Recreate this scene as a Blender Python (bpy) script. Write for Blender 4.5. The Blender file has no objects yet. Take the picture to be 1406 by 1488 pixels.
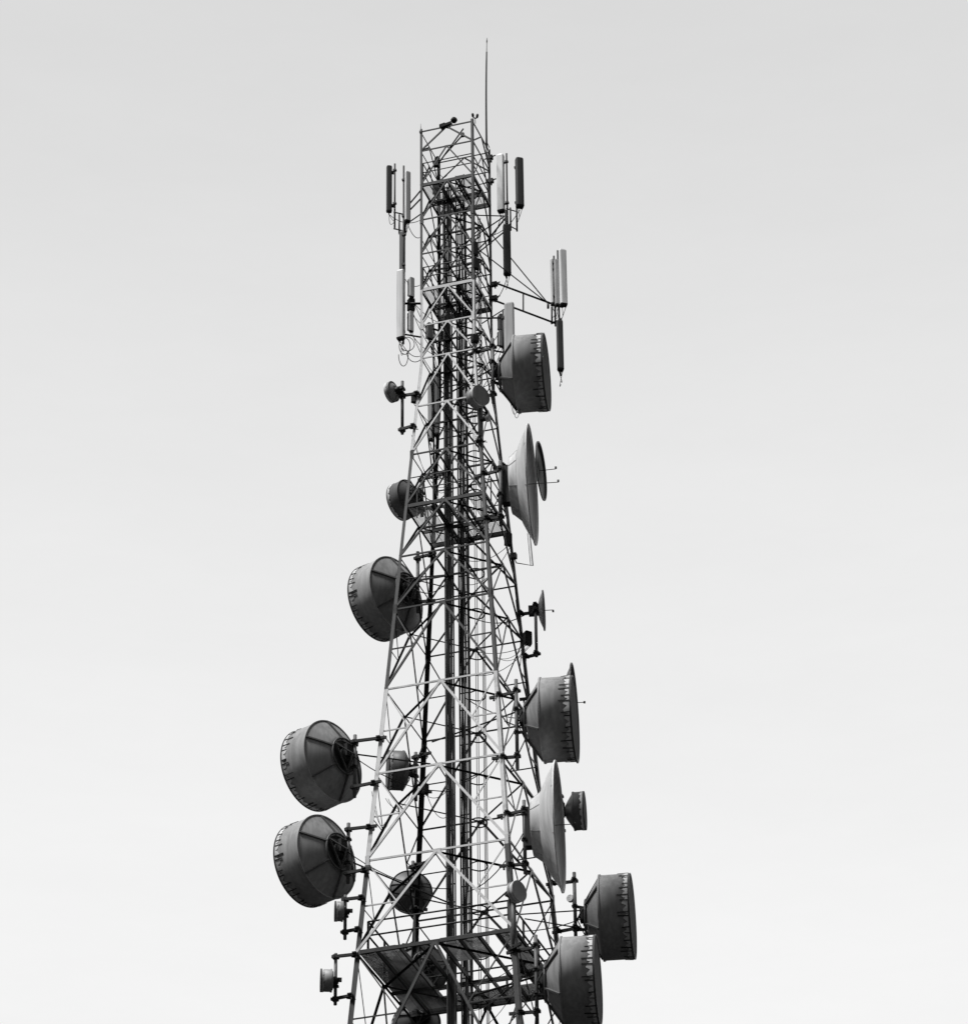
import bpy, bmesh, math, random
from mathutils import Vector as V, Matrix
random.seed(7)
C = bpy.context.scene.collection
R_ = math.radians
# ---------------------------------------------------------------- camera
EYE = 1.6
FPX, PITCH, ROLL, YAW, DIST, TH = 5519.9, R_(31.3967), R_(-0.6671), R_(0.4562), 102.789, R_(-18.3146)
cam_pos = V((0, -DIST, EYE))
fwd = V((math.sin(YAW)*math.cos(PITCH), math.cos(YAW)*math.cos(PITCH), math.sin(PITCH)))
r0 = V((math.cos(YAW), -math.sin(YAW), 0)); u0 = r0.cross(fwd)
rgt = r0*math.cos(ROLL)+u0*math.sin(ROLL); upv = -r0*math.sin(ROLL)+u0*math.cos(ROLL)
cd = bpy.data.cameras.new('camera'); cam = bpy.data.objects.new('camera', cd); C.objects.link(cam)
cam.matrix_world = Matrix(((rgt.x, upv.x, -fwd.x, cam_pos.x), (rgt.y, upv.y, -fwd.y, cam_pos.y), (rgt.z, upv.z, -fwd.z, cam_pos.z), (0, 0, 0, 1)))
cd.sensor_fit = 'VERTICAL'; cd.sensor_height = 24; cd.lens = 24*FPX/1488; cd.clip_end = 20000; cd.clip_start = .5
bpy.context.scene.camera = cam
# ---------------------------------------------------------------- light
SUN_EL, SUN_AZ = R_(62), R_(238)          # azimuth clockwise from +Y: behind the camera, to its left
sc = bpy.context.scene
wd = bpy.data.worlds.new("World"); sc.world = wd; wd.use_nodes = True
nt = wd.node_tree; nt.nodes.clear(); N = nt.nodes.new; LK = nt.links.new
out = N('ShaderNodeOutputWorld'); bg = N('ShaderNodeBackground'); LK(bg.outputs[0], out.inputs[0])
sky = N('ShaderNodeTexSky'); sky.sky_type = 'NISHITA'; sky.sun_disc = False; sky.sun_elevation = SUN_EL; sky.sun_rotation = SUN_AZ
sky.air_density = 1; sky.dust_density = 4
bw = N('ShaderNodeRGBToBW'); LK(sky.outputs[0], bw.inputs[0])
tc = N('ShaderNodeTexCoord'); sep = N('ShaderNodeSeparateXYZ'); LK(tc.outputs['Generated'], sep.inputs[0])
rp = N('ShaderNodeValToRGB'); LK(sep.outputs[2], rp.inputs[0])
e = rp.color_ramp.elements
def g(v): return (v, v, v, 1)
e[0].position = 0.0; e[0].color = g(.06)
e[1].position = 1.0; e[1].color = g(.50)
for p_, v_ in ((.18, .07), (.31, .26), (.375, .93), (.44, .90), (.52, .83), (.58, .76), (.64, .70)):  # lowest stops, below the view, are darkened to deepen shade on undersides
    k = e.new(p_); k.color = g(v_)
ns = N('ShaderNodeTexNoise'); ns.inputs['Scale'].default_value = 3.2; ns.inputs['Detail'].default_value = 5
mp = N('ShaderNodeMapping'); mp.inputs['Scale'].default_value = (1, 1, 4); LK(tc.outputs['Generated'], mp.inputs[0]); LK(mp.outputs[0], ns.inputs['Vector'])
mr = N('ShaderNodeMapRange'); mr.inputs[3].default_value = .955; mr.inputs[4].default_value = 1.035; LK(ns.outputs[0], mr.inputs[0])
mu = N('ShaderNodeMath'); mu.operation = 'MULTIPLY'; LK(rp.outputs[0], mu.inputs[0]); LK(mr.outputs[0], mu.inputs[1])
sm = N('ShaderNodeMath'); sm.operation = 'MULTIPLY'; sm.inputs[1].default_value = .012; LK(bw.outputs[0], sm.inputs[0])
ad = N('ShaderNodeMath'); ad.operation = 'ADD'; LK(mu.outputs[0], ad.inputs[0]); LK(sm.outputs[0], ad.inputs[1])
# unseen sky behind the viewer is dimmed to darken surfaces facing the camera
az = N('ShaderNodeMapRange'); az.interpolation_type = 'SMOOTHSTEP'; az.inputs[1].default_value = -.35; az.inputs[2].default_value = .5; az.inputs[3].default_value = .36; az.inputs[4].default_value = 1
LK(sep.outputs[1], az.inputs[0]); am = N('ShaderNodeMath'); am.operation = 'MULTIPLY'; LK(ad.outputs[0], am.inputs[0]); LK(az.outputs[0], am.inputs[1])
n3 = N('ShaderNodeTexNoise'); n3.inputs['Scale'].default_value = 14; n3.inputs['Detail'].default_value = 8; n3.inputs['Roughness'].default_value = .7; LK(mp.outputs[0], n3.inputs['Vector'])
m3 = N('ShaderNodeMapRange'); m3.inputs[3].default_value = .97; m3.inputs[4].default_value = 1.03; LK(n3.outputs[0], m3.inputs[0])
a3 = N('ShaderNodeMath'); a3.operation = 'MULTIPLY'; LK(am.outputs[0], a3.inputs[0]); LK(m3.outputs[0], a3.inputs[1])
LK(a3.outputs[0], bg.inputs[0]); bg.inputs[1].default_value = .97
sl = bpy.data.lights.new('sun', 'SUN'); sl.energy = 4.4; sl.angle = R_(12); sl.color = (1, 1, 1)
so = bpy.data.objects.new('sun', sl); C.objects.link(so)
sd = V((math.sin(SUN_AZ)*math.cos(SUN_EL), math.cos(SUN_AZ)*math.cos(SUN_EL), math.sin(SUN_EL)))
so.rotation_euler = sd.to_track_quat('Z', 'Y').to_euler()
sc.view_settings.view_transform = 'Standard'; sc.view_settings.look = 'None'; sc.view_settings.exposure = 0; sc.view_settings.gamma = 1

# ---------------------------------------------------------------- materials (black-and-white photograph: all greys)
def mat(name, v, rough=.55, var=.25, scale=6, metal=0, streak=0, dirt=.5):
    m = bpy.data.materials.new(name); m.use_nodes = True; t = m.node_tree; b = t.nodes['Principled BSDF']
    b.inputs['Roughness'].default_value = rough; b.inputs['Metallic'].default_value = metal
    c = t.nodes.new('ShaderNodeTexCoord'); mp = t.nodes.new('ShaderNodeMapping'); n = t.nodes.new('ShaderNodeTexNoise')
    oi = t.nodes.new('ShaderNodeObjectInfo'); sc_ = t.nodes.new('ShaderNodeVectorMath'); sc_.operation = 'SCALE'; sc_.inputs[0].default_value = (37, 53, 71); t.links.new(oi.outputs['Random'], sc_.inputs['Scale'])
    t.links.new(sc_.outputs[0], mp.inputs['Location']); b.inputs['Specular IOR Level'].default_value = .3
    t.links.new(c.outputs['Object'], mp.inputs[0]); t.links.new(mp.outputs[0], n.inputs['Vector'])
    mp.inputs['Scale'].default_value = (1, 1, .22 if streak else 1)
    n.inputs['Scale'].default_value = scale; n.inputs['Detail'].default_value = 7; n.inputs['Roughness'].default_value = .65
    r = t.nodes.new('ShaderNodeValToRGB'); t.links.new(n.outputs[0], r.inputs[0])
    e = r.color_ramp.elements; e[0].position = .32; e[0].color = g(v*(1-var*1.6*dirt*2 if var*1.6*dirt*2 < .9 else .1)); e[1].position = .68; e[1].color = g(min(.9, v*(1+var*.5)))
    k = e.new(.47); k.color = g(v)
    col = r.outputs[0]
    if streak:      # rain streaks and per-piece ageing
        m2 = t.nodes.new('ShaderNodeMapping'); m2.inputs['Scale'].default_value = (1, 1, .06); t.links.new(sc_.outputs[0], m2.inputs['Location']); t.links.new(c.outputs['Object'], m2.inputs[0])
        n2 = t.nodes.new('ShaderNodeTexNoise'); n2.inputs['Scale'].default_value = 9; n2.inputs['Detail'].default_value = 4; t.links.new(m2.outputs[0], n2.inputs['Vector'])
        r2 = t.nodes.new('ShaderNodeMapRange'); r2.inputs[1].default_value = .42; r2.inputs[2].default_value = .62; r2.inputs[3].default_value = .86; r2.inputs[4].default_value = 1.06; t.links.new(n2.outputs[0], r2.inputs[0])
        r3 = t.nodes.new('ShaderNodeMapRange'); r3.inputs[3].default_value = .86; r3.inputs[4].default_value = 1.14; t.links.new(oi.outputs['Random'], r3.inputs[0])
        q = t.nodes.new('ShaderNodeMath'); q.operation = 'MULTIPLY'; t.links.new(r2.outputs[0], q.inputs[0]); t.links.new(r3.outputs[0], q.inputs[1])
        sv = t.nodes.new('ShaderNodeVectorMath'); sv.operation = 'SCALE'; t.links.new(col, sv.inputs[0]); t.links.new(q.outputs[0], sv.inputs['Scale']); col = sv.outputs[0]
    t.links.new(col, b.inputs['Base Color'])
    bp = t.nodes.new('ShaderNodeBump'); bp.inputs['Strength'].default_value = .15; bp.inputs['Distance'].default_value = .02
    t.links.new(n.outputs[0], bp.inputs['Height']); t.links.new(bp.outputs[0], b.inputs['Normal'])
    return m
M = dict(
    red=mat('weathered_dark_paint', .042, .5, .35, 3),
    white=mat('weathered_white_paint', .66, .5, .2, 3),
    inner_shade=mat('painted_inner_shade', .018, .7, .3, 5),  # near-black tone puts shade into the colour of inward faces and lower flanges
    drum=mat('grey_dish_paint', .33, .5, .15, 1.9, streak=1),
    drumd=mat('darker_dish_paint', .11, .5, .15, 1.6, streak=1),
    pale=mat('pale_dish_paint', .72, .45, .14, 1.4, streak=1),
    cover=mat('fabric_cover', .62, .8, .15, 5),
    coverd=mat('dark_fabric_cover', .07, .8, .2, 3),
    steel=mat('galvanised_steel', .11, .5, .3, 8),
    dsteel=mat('dark_steel', .018, .6, .3, 8),
    black=mat('black_rubber', .012, .6, .2, 8),
    plight=mat('pale_fibreglass', .84, .4, .08, 3, streak=1),
    pgrey=mat('mid_grey_fibreglass', .42, .45, .15, 3, streak=1),
    pdark=mat('dark_fibreglass', .05, .5, .2, 3, streak=1),
    plate=mat('chequer_plate', .11, .6, .25, 3),
    ground=mat('dry_ground', .012, .95, .3, .05),
)
# ---------------------------------------------------------------- mesh helpers
class MB:
    def __init__(s): s.v = []; s.f = []; s.m = []; s.sm = []
    def add(s, vs, fs, mi=0, smooth=False):
        o = len(s.v); s.v += [V(a) for a in vs]
        for f in fs: s.f.append([i+o for i in f]); s.m.append(mi); s.sm.append(smooth)
    def box(s, c, ax, ay, az, mi=0):     # half-axis vectors
        c = V(c); vs = [c+i*ax+j*ay+k*az for i in (-1, 1) for j in (-1, 1) for k in (-1, 1)]
        s.add(vs, [(0, 1, 3, 2), (4, 6, 7, 5), (0, 4, 5, 1), (2, 3, 7, 6), (0, 2, 6, 4), (1, 5, 7, 3)], mi)
    def bar(s, p, q, w, h, n=V((0, 0, 1)), mi=0):   # w across, h along n
        p = V(p); q = V(q); d = q-p; L = d.length; d.normalize(); a = d.cross(n)
        if a.length < 1e-4: a = d.cross(V((1, 0, 0)))
        a.normalize(); b = a.cross(d).normalized()
        s.box((p+q)/2, d*L/2, a*w/2, b*h/2, mi)
    def plate(s, c, ax, ay, n, mi, inner):          # plate whose +n face is painted, the rest takes the dark shade tone
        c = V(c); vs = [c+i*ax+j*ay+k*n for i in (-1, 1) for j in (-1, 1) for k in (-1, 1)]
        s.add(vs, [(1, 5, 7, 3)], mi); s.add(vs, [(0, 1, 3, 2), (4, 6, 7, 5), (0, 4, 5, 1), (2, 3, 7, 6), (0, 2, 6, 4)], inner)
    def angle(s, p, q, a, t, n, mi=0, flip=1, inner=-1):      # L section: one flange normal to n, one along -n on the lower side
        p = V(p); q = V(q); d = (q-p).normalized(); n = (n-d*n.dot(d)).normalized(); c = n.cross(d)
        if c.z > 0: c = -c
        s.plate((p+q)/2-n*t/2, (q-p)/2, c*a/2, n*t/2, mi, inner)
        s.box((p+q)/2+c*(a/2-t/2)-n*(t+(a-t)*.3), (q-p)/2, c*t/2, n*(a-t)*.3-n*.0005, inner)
    def tube(s, pts, r, seg=8, mi=0, caps=True):
        pts = [V(p) for p in pts]; rings = []; prev = None
        for i, p in enumerate(pts):
            d = (pts[min(i+1, len(pts)-1)]-pts[max(i-1, 0)]).normalized()
            a = prev if prev else (V((0, 0, 1)) if abs(d.z) < .9 else V((1, 0, 0)))
            a = (a-d*a.dot(d)).normalized(); prev = a; b = d.cross(a)
            rr = r[i] if isinstance(r, (list, tuple)) else r
            rings.append([p+(a*math.cos(2*math.pi*k/seg)+b*math.sin(2*math.pi*k/seg))*rr for k in range(seg)])
        vs = [v for rg in rings for v in rg]; fs = []
        for i in range(len(pts)-1):
            for k in range(seg):
                k2 = (k+1) % seg; fs.append((i*seg+k, i*seg+k2, (i+1)*seg+k2, (i+1)*seg+k))
        s.add(vs, fs, mi, True)
        if caps:
            n = len(pts); s.add([v for v in rings[0]]+[v for v in rings[-1]], [tuple(range(seg))[::-1], tuple(range(seg, 2*seg))], mi)
    def lathe(s, prof, o, ax, seg=64, mi=0, smooth=True):   # prof: (t along axis, radius)
        o = V(o); ax = V(ax).normalized(); a = ax.cross(V((0, 0, 1))).normalized(); b = a.cross(ax)
        for j in range(len(prof)-1):
            vs = []
            for (t, r) in prof[j:j+2]:
                vs += [o+ax*t+(a*math.cos(2*math.pi*k/seg)+b*math.sin(2*math.pi*k/seg))*r for k in range(seg)]
            s.add(vs, [(k, (k+1) % seg, seg+(k+1) % seg, seg+k) for k in range(seg)], mi, smooth)
    def build(s, name, mats, parent=None, org=None):
        if not isinstance(mats, (list, tuple)): mats = [mats]
        me = bpy.data.meshes.new(name); base = V((0, 0, 0))
        o = bpy.data.objects.new(name, me)
        if org is None and parent is not None: base = wloc(parent)
        elif org is not None: base = V(org)
        me.from_pydata([tuple(v-base) for v in s.v], [], s.f)
        if -1 in s.m: mats = list(mats)+[M['inner_shade']]; s.m = [len(mats)-1 if x == -1 else x for x in s.m]
        for m in mats: me.materials.append(m)
        me.polygons.foreach_set('material_index', s.m); me.polygons.foreach_set('use_smooth', s.sm)
        bm = bmesh.new(); bm.from_mesh(me); bmesh.ops.remove_doubles(bm, verts=bm.verts, dist=1e-5) if any(s.sm) and not getattr(s, 'nomerge', 0) else None
        bmesh.ops.recalc_face_normals(bm, faces=bm.faces); bm.to_mesh(me); bm.free(); me.update()
        C.objects.link(o)
        if parent is not None: o.parent = parent; o.location = (0, 0, 0)
        else: o.location = base
        return o
def wloc(o):
    p = V(o.location)
    while o.parent: o = o.parent; p += V(o.location)
    return p
def tag(o, label=None, cat=None, group=None, kind=None):
    for k_, v_ in (('label', label), ('category', cat), ('group', group), ('kind', kind)):
        if v_: o[k_] = v_
    return o
def thing(name, label, cat, loc, group=None):
    o = bpy.data.objects.new(name, None); C.objects.link(o); o.location = loc; o.empty_display_size = .2
    return tag(o, label, cat, group)
# one() = a mesh made by a short function
def one(name, m, parent, fn, label=None):
    b = MB(); fn(b); o = b.build(name, m, parent)
    if label: o['label'] = label
    return o
# ---------------------------------------------------------------- tower geometry
ct, st = math.cos(TH), math.sin(TH)
E1 = V((ct, st, 0)); E2 = V((-st, ct, 0))       # along front face (left to right), and inwards
Z = V((0, 0, 1))
def W(z):
    z -= EYE
    return .925 if z >= 68.04 else .925+.07104*(68.04-z)
COR = dict(A=(-1, -1), B=(1, -1), C=(1, 1), D=(-1, 1))
def loc3(x, y, z): return E1*x+E2*y+Z*z
def leg(k, z): w = W(z); return loc3(COR[k][0]*w, COR[k][1]*w, z)
def at(x, y, Y):       # point of the plane y=Y seen at photograph pixel (x,y)
    d = fwd*FPX+rgt*(x-703)-upv*(y-744); t = (Y-cam_pos.y)/d.y
    return cam_pos+d*t
def near_leg(k, x, y, u=E1):   # point beside leg k (shifted along u) seen at pixel (x,y)
    Y = 0
    for _ in range(12):
        P = at(x, y, Y); l = leg(k, P.z); s = (P.x-l.x)/u.x; Y = l.y+s*u.y
    return at(x, y, Y)
def ppm(P): return FPX/((P-cam_pos).dot(fwd))

LZ = [z+EYE for z in (77.35, 76.54, 75.13, 73.71, 72.33, 70.89, 69.48, 68.21, 66.31, 64.43, 62.45, 60.56, 58.61, 55.73, 52.77, 49.81, 46.77, 40.8)]
LOW = [40.8+EYE, 35+EYE, 28+EYE, 20+EYE, 10.5+EYE, 0.0]
def band(z):
    z -= EYE
    if z > 70.95: return 'red'
    if z > 64.5: return 'white'
    if z > 55.8: return 'red'
    if z > 49.75: return 'white'
    if z > 40.7: return 'red'
    return 'white' if int((40.7-z)//7) % 2 == 0 else 'red'
FACES = [('A', 'B', -E2), ('B', 'C', E1), ('C', 'D', E2), ('D', 'A', -E1)]
tower = thing('lattice_tower', 'tall square steel lattice tower painted in dark and white bands, tapering to a narrow top', 'tower', (0, 0, 0))
# legs
for k in 'ABCD':
    b = MB(); cx, cy = COR[k]
    cuts = [EYE+c for c in (77.45, 70.89, 68.04, 64.43, 55.73, 49.75, 40.7, 33.7, 26.7, 19.7, 12.7, 5.7)]+[0.0]
    for i in range(len(cuts)-1):
        z1, z0 = cuts[i], cuts[i+1]
        m_ = 0 if band(min(z1, (z1+z0)/2)) == 'red' else 1
        n = max(1, int((z1-z0)/3)) if z1 > 45 else 1
        for j in range(n):
            za = z1+(z0-z1)*j/n; zb = z1+(z0-z1)*(j+1)/n
            s = .072+.088*max(0, min(1, (71-za)/25)); t = .014
            pa, pb = leg(k, za), leg(k, zb-.0)
            for (u, v) in ((E1*cx, E2*cy), (E2*cy, E1*cx)):
                # flange lies in the face whose outward normal is v, runs inward along -u
                q = (pa+pb)/2-u*s/2+v*(t/2+ (.001 if u is E1 else 0))
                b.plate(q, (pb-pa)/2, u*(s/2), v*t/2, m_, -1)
    # splice plates at joints
    for z in LZ[3::3]:
        p = leg(k, z)
        b.box(p-E1*cx*.06+E2*cy*.020, E1*.055, E2*.006, Z*.16, 0 if band(z) == 'red' else 1)
        b.box(p-E2*cy*.06+E1*cx*.020, E2*.055, E1*.006, Z*.16, 0 if band(z) == 'red' else 1)
    b.build('leg', [M['red'], M['white']], tower)
# members
def mid(a, b, z, f=.5): return leg(a, z).lerp(leg(b, z), f)
diag_rest = MB()
PLAT = (2, 5, 10, 16)
ndiag = 0
for i, z in enumerate(LZ):
    m_ = M[band(z)]; k_ = max(0, min(1, (72-z)/24))
    deep = i in PLAT
    for (a, c, n) in FACES:
        b = MB(); pa, pc = leg(a, z), leg(c, z); s = (.045+.02*k_) if not deep else .11
        if i != 15 or n in (-E2, E1, E2, -E1):
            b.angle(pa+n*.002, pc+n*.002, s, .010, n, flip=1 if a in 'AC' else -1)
        mm = mid(a, c, z); d = (pc-pa).normalized()
        gs = .07+.06*k_
        if i > 0: b.box(mm+n*.008-Z*gs*.4, d*gs, n*.005, Z*gs*.7)        # gusset plate
        b.build('horizontal_beam', m_, tower)
        # plan bracing (diamond between face mid-points)
    if i in (0, 1): pairs = []
    else: pairs = [(0, 1), (1, 2), (2, 3), (3, 0)]
    for (p, q) in pairs:
        P, Q = [mid(FACES[x][0], FACES[x][1], z)-Z*.03-FACES[x][2]*.03 for x in (p, q)]
        one('plan_brace', m_, tower, lambda b: b.angle(P, Q, .042+.03*k_, .008, Z))
    if 1 < i <= 11:
        for (P, Q) in ((mid('D', 'A', z), mid('B', 'C', z)), (mid('A', 'B', z, .38), mid('D', 'C', z, .38)), (mid('A', 'B', z, .66), mid('D', 'C', z, .66))):
            one('cable_support_beam', M['dsteel'], tower, lambda b: b.bar(P-Z*.07, Q-Z*.07, .045, .06))
    if i+1 >= len(LZ): continue
    z2 = LZ[i+1]
    if i == 1: continue
    for fi, (a, c, n) in enumerate(FACES):
        for (l_, o_) in ((a, c), (c, a)):
            T = mid(a, c, z)+n*.016; Bt = leg(l_, z2)+n*.016
            s = .054+.03*k_
            d_ = (Bt-T).normalized(); T2 = T+d_*.03; B2 = Bt-d_*.03
            if ndiag < 128 and True:
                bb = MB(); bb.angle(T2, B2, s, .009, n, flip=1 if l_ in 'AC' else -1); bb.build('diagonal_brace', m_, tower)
            ndiag += 1
    # secondary bracing in the tall panels
    if i >= 12:
        fr = [.5] if i < 16 else [.36, .68]
        for (a, c, n) in FACES:
            for (l_, o_) in ((a, c), (c, a)):
                bb = MB(); T = mid(a, c, z); Bt = leg(l_, z2)
                for f in fr:
                    zz = z+(z2-z)*f; dm = T.lerp(Bt, f)-n*.012; lp = leg(l_, zz)-n*.012
                    bb.angle(lp, dm, .042, .007, n); 
                    up = leg(l_, z if f == fr[0] else z+(z2-z)*fr[0])-n*.02
                    bb.angle(up, dm-n*.008, .04, .007, n)
                bb.build('redundant_brace', m_, tower)
# X-frame between top rail level 1 and the platform (double level under the top)
for (a, c, n) in FACES:
    for (l_, o_) in ((a, c), (c, a)):
        bb = MB(); bb.angle(mid(a, c, LZ[1])+n*.016, leg(l_, LZ[2])+n*.016, .045, .008, n); bb.build('diagonal_brace', M['red'], tower)
# the part below the picture
b = MB()
for i in range(len(LOW)-1):
    z, z2 = LOW[i], LOW[i+1]
    mi = 0 if band(z-1) == 'red' else 1
    for (a, c, n) in FACES:
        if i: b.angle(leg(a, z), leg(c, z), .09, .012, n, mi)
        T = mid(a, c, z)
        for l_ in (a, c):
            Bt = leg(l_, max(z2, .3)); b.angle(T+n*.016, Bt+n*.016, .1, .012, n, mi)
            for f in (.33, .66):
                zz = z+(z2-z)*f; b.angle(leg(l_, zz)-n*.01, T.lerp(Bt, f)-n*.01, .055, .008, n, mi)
tag(b.build('lower_bracing', [M['red'], M['white']], tower), kind='stuff')
b = MB()
for k in 'ABCD':
    p = leg(k, 0); b.box(p+Z*.15, E1*.7, E2*.7, Z*.35)
b.build('footing', M['plate'], tower)
# platforms
def grating(b, p0, ux, uy, lx, ly, sp=.062):
    n = max(1, int(ly/sp))
    for i in range(n+1): b.box(p0+ux*lx/2+uy*(ly*i/n), ux*lx/2, uy*.003, Z*.008)
    for i in range(int(lx/.35)+1): b.box(p0+ux*min(lx, i*.35)+uy*ly/2-Z*.002, ux*.004, uy*ly/2, Z*.007)
def platform(i, hole, solid, rail_h=1.0, inset=.0, railm='red', strips=None):
    z = LZ[i]; w = W(z)-.03; zt = z+.075
    fm = MB()
    # joists front to back, and a cross joist
    for x in ((-.33*w, .02*w, .42*w) if w < 2 else (-.75*w, -.45*w, -.2*w, .05*w, .3*w, .55*w, .78*w)):
        fm.bar(loc3(x, -w, z-.01), loc3(x, w, z-.01), .05, .14)
    fm.bar(loc3(-w, .25*w, z-.03), loc3(w, .25*w, z-.03), .045, .10)
    fm.bar(loc3(-w, w*.93, z-.03), loc3(w, w*.93, z-.03), .07, .16)
    fr = fm.build('work_platform', M[railm if railm else 'red'], tower)
    fl = MB()
    # floor strips leaving the ladder opening free
    strips = [tuple(a*w for a in q) for q in strips] if strips else [(-w, -w, hole[0]*w+w, 2*w), (hole[1]*w, -w, w-hole[1]*w, 2*w), (hole[0]*w, hole[3]*w, (hole[1]-hole[0])*w, w-hole[3]*w)]
    if hole[2] > -.98 and not strips: strips.append((hole[0]*w, -w, (hole[1]-hole[0])*w, (hole[2]+1)*w))
    for (x, y, lx, ly) in strips:
        if lx < .1 or ly < .1: continue
        if solid: fl.box(loc3(x+lx/2, y+ly/2, zt), E1*(lx/2-.006), E2*(ly/2-.006), Z*.004)
        else: grating(fl, loc3(x, y, zt), E1, E2, lx-.01, ly-.01, .062 if w < 2 else .04)
    fl.build('floor_plate' if solid else 'floor_grating', M['plate'], fr)
    gr = MB(); wi = w-inset
    cs = [loc3(-wi, -wi, zt), loc3(wi, -wi, zt), loc3(wi, wi, zt), loc3(-wi, wi, zt)]
    for s in range(4):
        a, c = cs[s], cs[(s+1) % 4]
        for h in (rail_h, rail_h*.55):
            gr.tube([a+Z*h, c+Z*h], .019 if w < 2 else .03, 6)
        n = 1 if w < 1.2 else 3
        for j in range(n):
            p = a.lerp(c, j/n); gr.bar(p, p+Z*rail_h, .035 if w < 2 else .06, .035 if w < 2 else .05, E2)
    gr.build('guardrail', M['red'], fr)
platform(2, (-.35, .35, -1, .45), False, .85, .03)
platform(5, (-.45, .45, -1, .35), False, .85, .03, 'red')
platform(10, (-.45, .55, -1, .3), False, 1.0, .06)
platform(16, (-.25, .5, -.5, .35), False, 1.0, .25, 'red', [(-1, -1, .5, 2), (.06, -1, .46, .7), (.72, -1, .28, 2), (-.54, .62, 1.26, .38)])
# top hatch beams and dark floodlit inner frame
# ---------------------------------------------------------------- vertical runs: cable ladders, climbing ladder
def vert_pt(x, z, Y):          # on plane Y, straight vertical line that passes pixel x at mid height
    return V((x, Y, z))
zb, zt_ = 0.3, 76.5+EYE
def cable_ladder(label, X, Y, width, ncab, ztop, rs, face=E1):
    t = thing('cable_ladder', label, 'cable ladder', (X, Y, 0), 'cable ladders up the middle of the tower')
    P = V((X, Y, 0))
    for s in (-1, 1):
        one('side_rail', M['steel'] if s < 0 else M['dsteel'], t, lambda b: b.bar(P+face*s*width/2-E2*.03+Z*zb, P+face*s*width/2-E2*.03+Z*ztop, .035, .05, E2))
    b = MB(); z = 1.0
    while z < ztop:
        if z > 42: one('rung', M['dsteel'], t, lambda b2: b2.bar(P-face*width/2+Z*z, P+face*width/2+Z*z, .03, .03))
        else: b.bar(P-face*width/2+Z*z, P+face*width/2+Z*z, .03, .03)
        z += .6
    tag(b.build('lower_rungs', M['dsteel'], t), kind='stuff')
    for j in range(ncab):
        x = -width/2+.04+(width-.08)*j/(ncab-1); r = random.choice(rs); top = ztop-random.random()*random.choice((.6, 1, 3, 7))
        pts = []; z = zb
        ph = random.random()*6
        while z < top:
            wb = .010*math.sin(z*.9+ph)+.006*math.sin(z*2.3+ph*2)
            pts.append(P+face*(x+wb)-E2*(.035+r+.008*math.sin(z*1.7+ph))+Z*z); z += .8 if z > 40 else 8
        pts.append(P+face*x-E2*(.05+r)+Z*top)
        one('feeder_cable', M['black'] if random.random() < .8 else M['steel'], t, lambda b: b.tube(pts, r, 6, caps=False))
    return t
XL = at(654.0, 1000, .2).x; XR = at(674.5, 1000, .35).x
cable_ladder('dense dark bundle of feeder cables on the left vertical cable ladder', XL, .2, .27, 13, 75.9+EYE, (.011, .015, .019))
cable_ladder('narrower dark run of feeder cables just left of the caged ladder', XR, .35, .29, 11, 76.2+EYE, (.009, .012, .017))
# caged climbing ladder
lx, ly = at(681.5, 1000, .45).x, .45
lad = thing('caged_ladder', 'climbing ladder with thin round safety hoops inside the tower, right of the cables', 'ladder', (lx, ly, 0))
lf = V((0.10, .995, 0)); ln = V((.995, -.10, 0)); LP = V((lx, ly, 0)); ltop = 74.9+EYE
for s in (-1, 1):
    one('side_rail', M['dsteel'], lad, lambda b: b.bar(LP+lf*s*.2+Z*.3, LP+lf*s*.2+Z*ltop, .045, .012, lf))
z = 42.0+EYE; zz_ = []
while z < ltop: zz_.append(z); z += .34
for z in zz_[:100]: one('rung', M['dsteel'], lad, lambda b: b.tube([LP-lf*.2+Z*z, LP+lf*.2+Z*z], .011, 6))
b = MB(); z = .6
while z < 42+EYE: b.tube([LP-lf*.2+Z*z, LP+lf*.2+Z*z], .011, 5); z += .34
tag(b.build('lower_rungs', M['dsteel'], lad), kind='stuff')
cage = []
for j in range(17): 
    a = math.pi*(-.5+j/16)*1.16; cage.append((.26*math.cos(a)+.25, .33*math.sin(a)))
cage = [(-.0, -.2)]+cage+[(-.0, .2)]
z = 43.2+EYE; hz = []
while z < ltop-.2: hz.append(z); z += 1.46
for z in hz: one('cage_hoop', M['black'], lad, lambda b: b.tube([LP+ln*x+lf*y+Z*z for x, y in cage], .023, 6))
for j in (2, 6, 9, 12, 16):
    x, y = cage[j]; one('cage_strap', M['dsteel'], lad, lambda b: b.bar(LP+ln*x+lf*y+Z*(41), LP+ln*x+lf*y+Z*(ltop-.4), .022, .006, E2))

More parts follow.
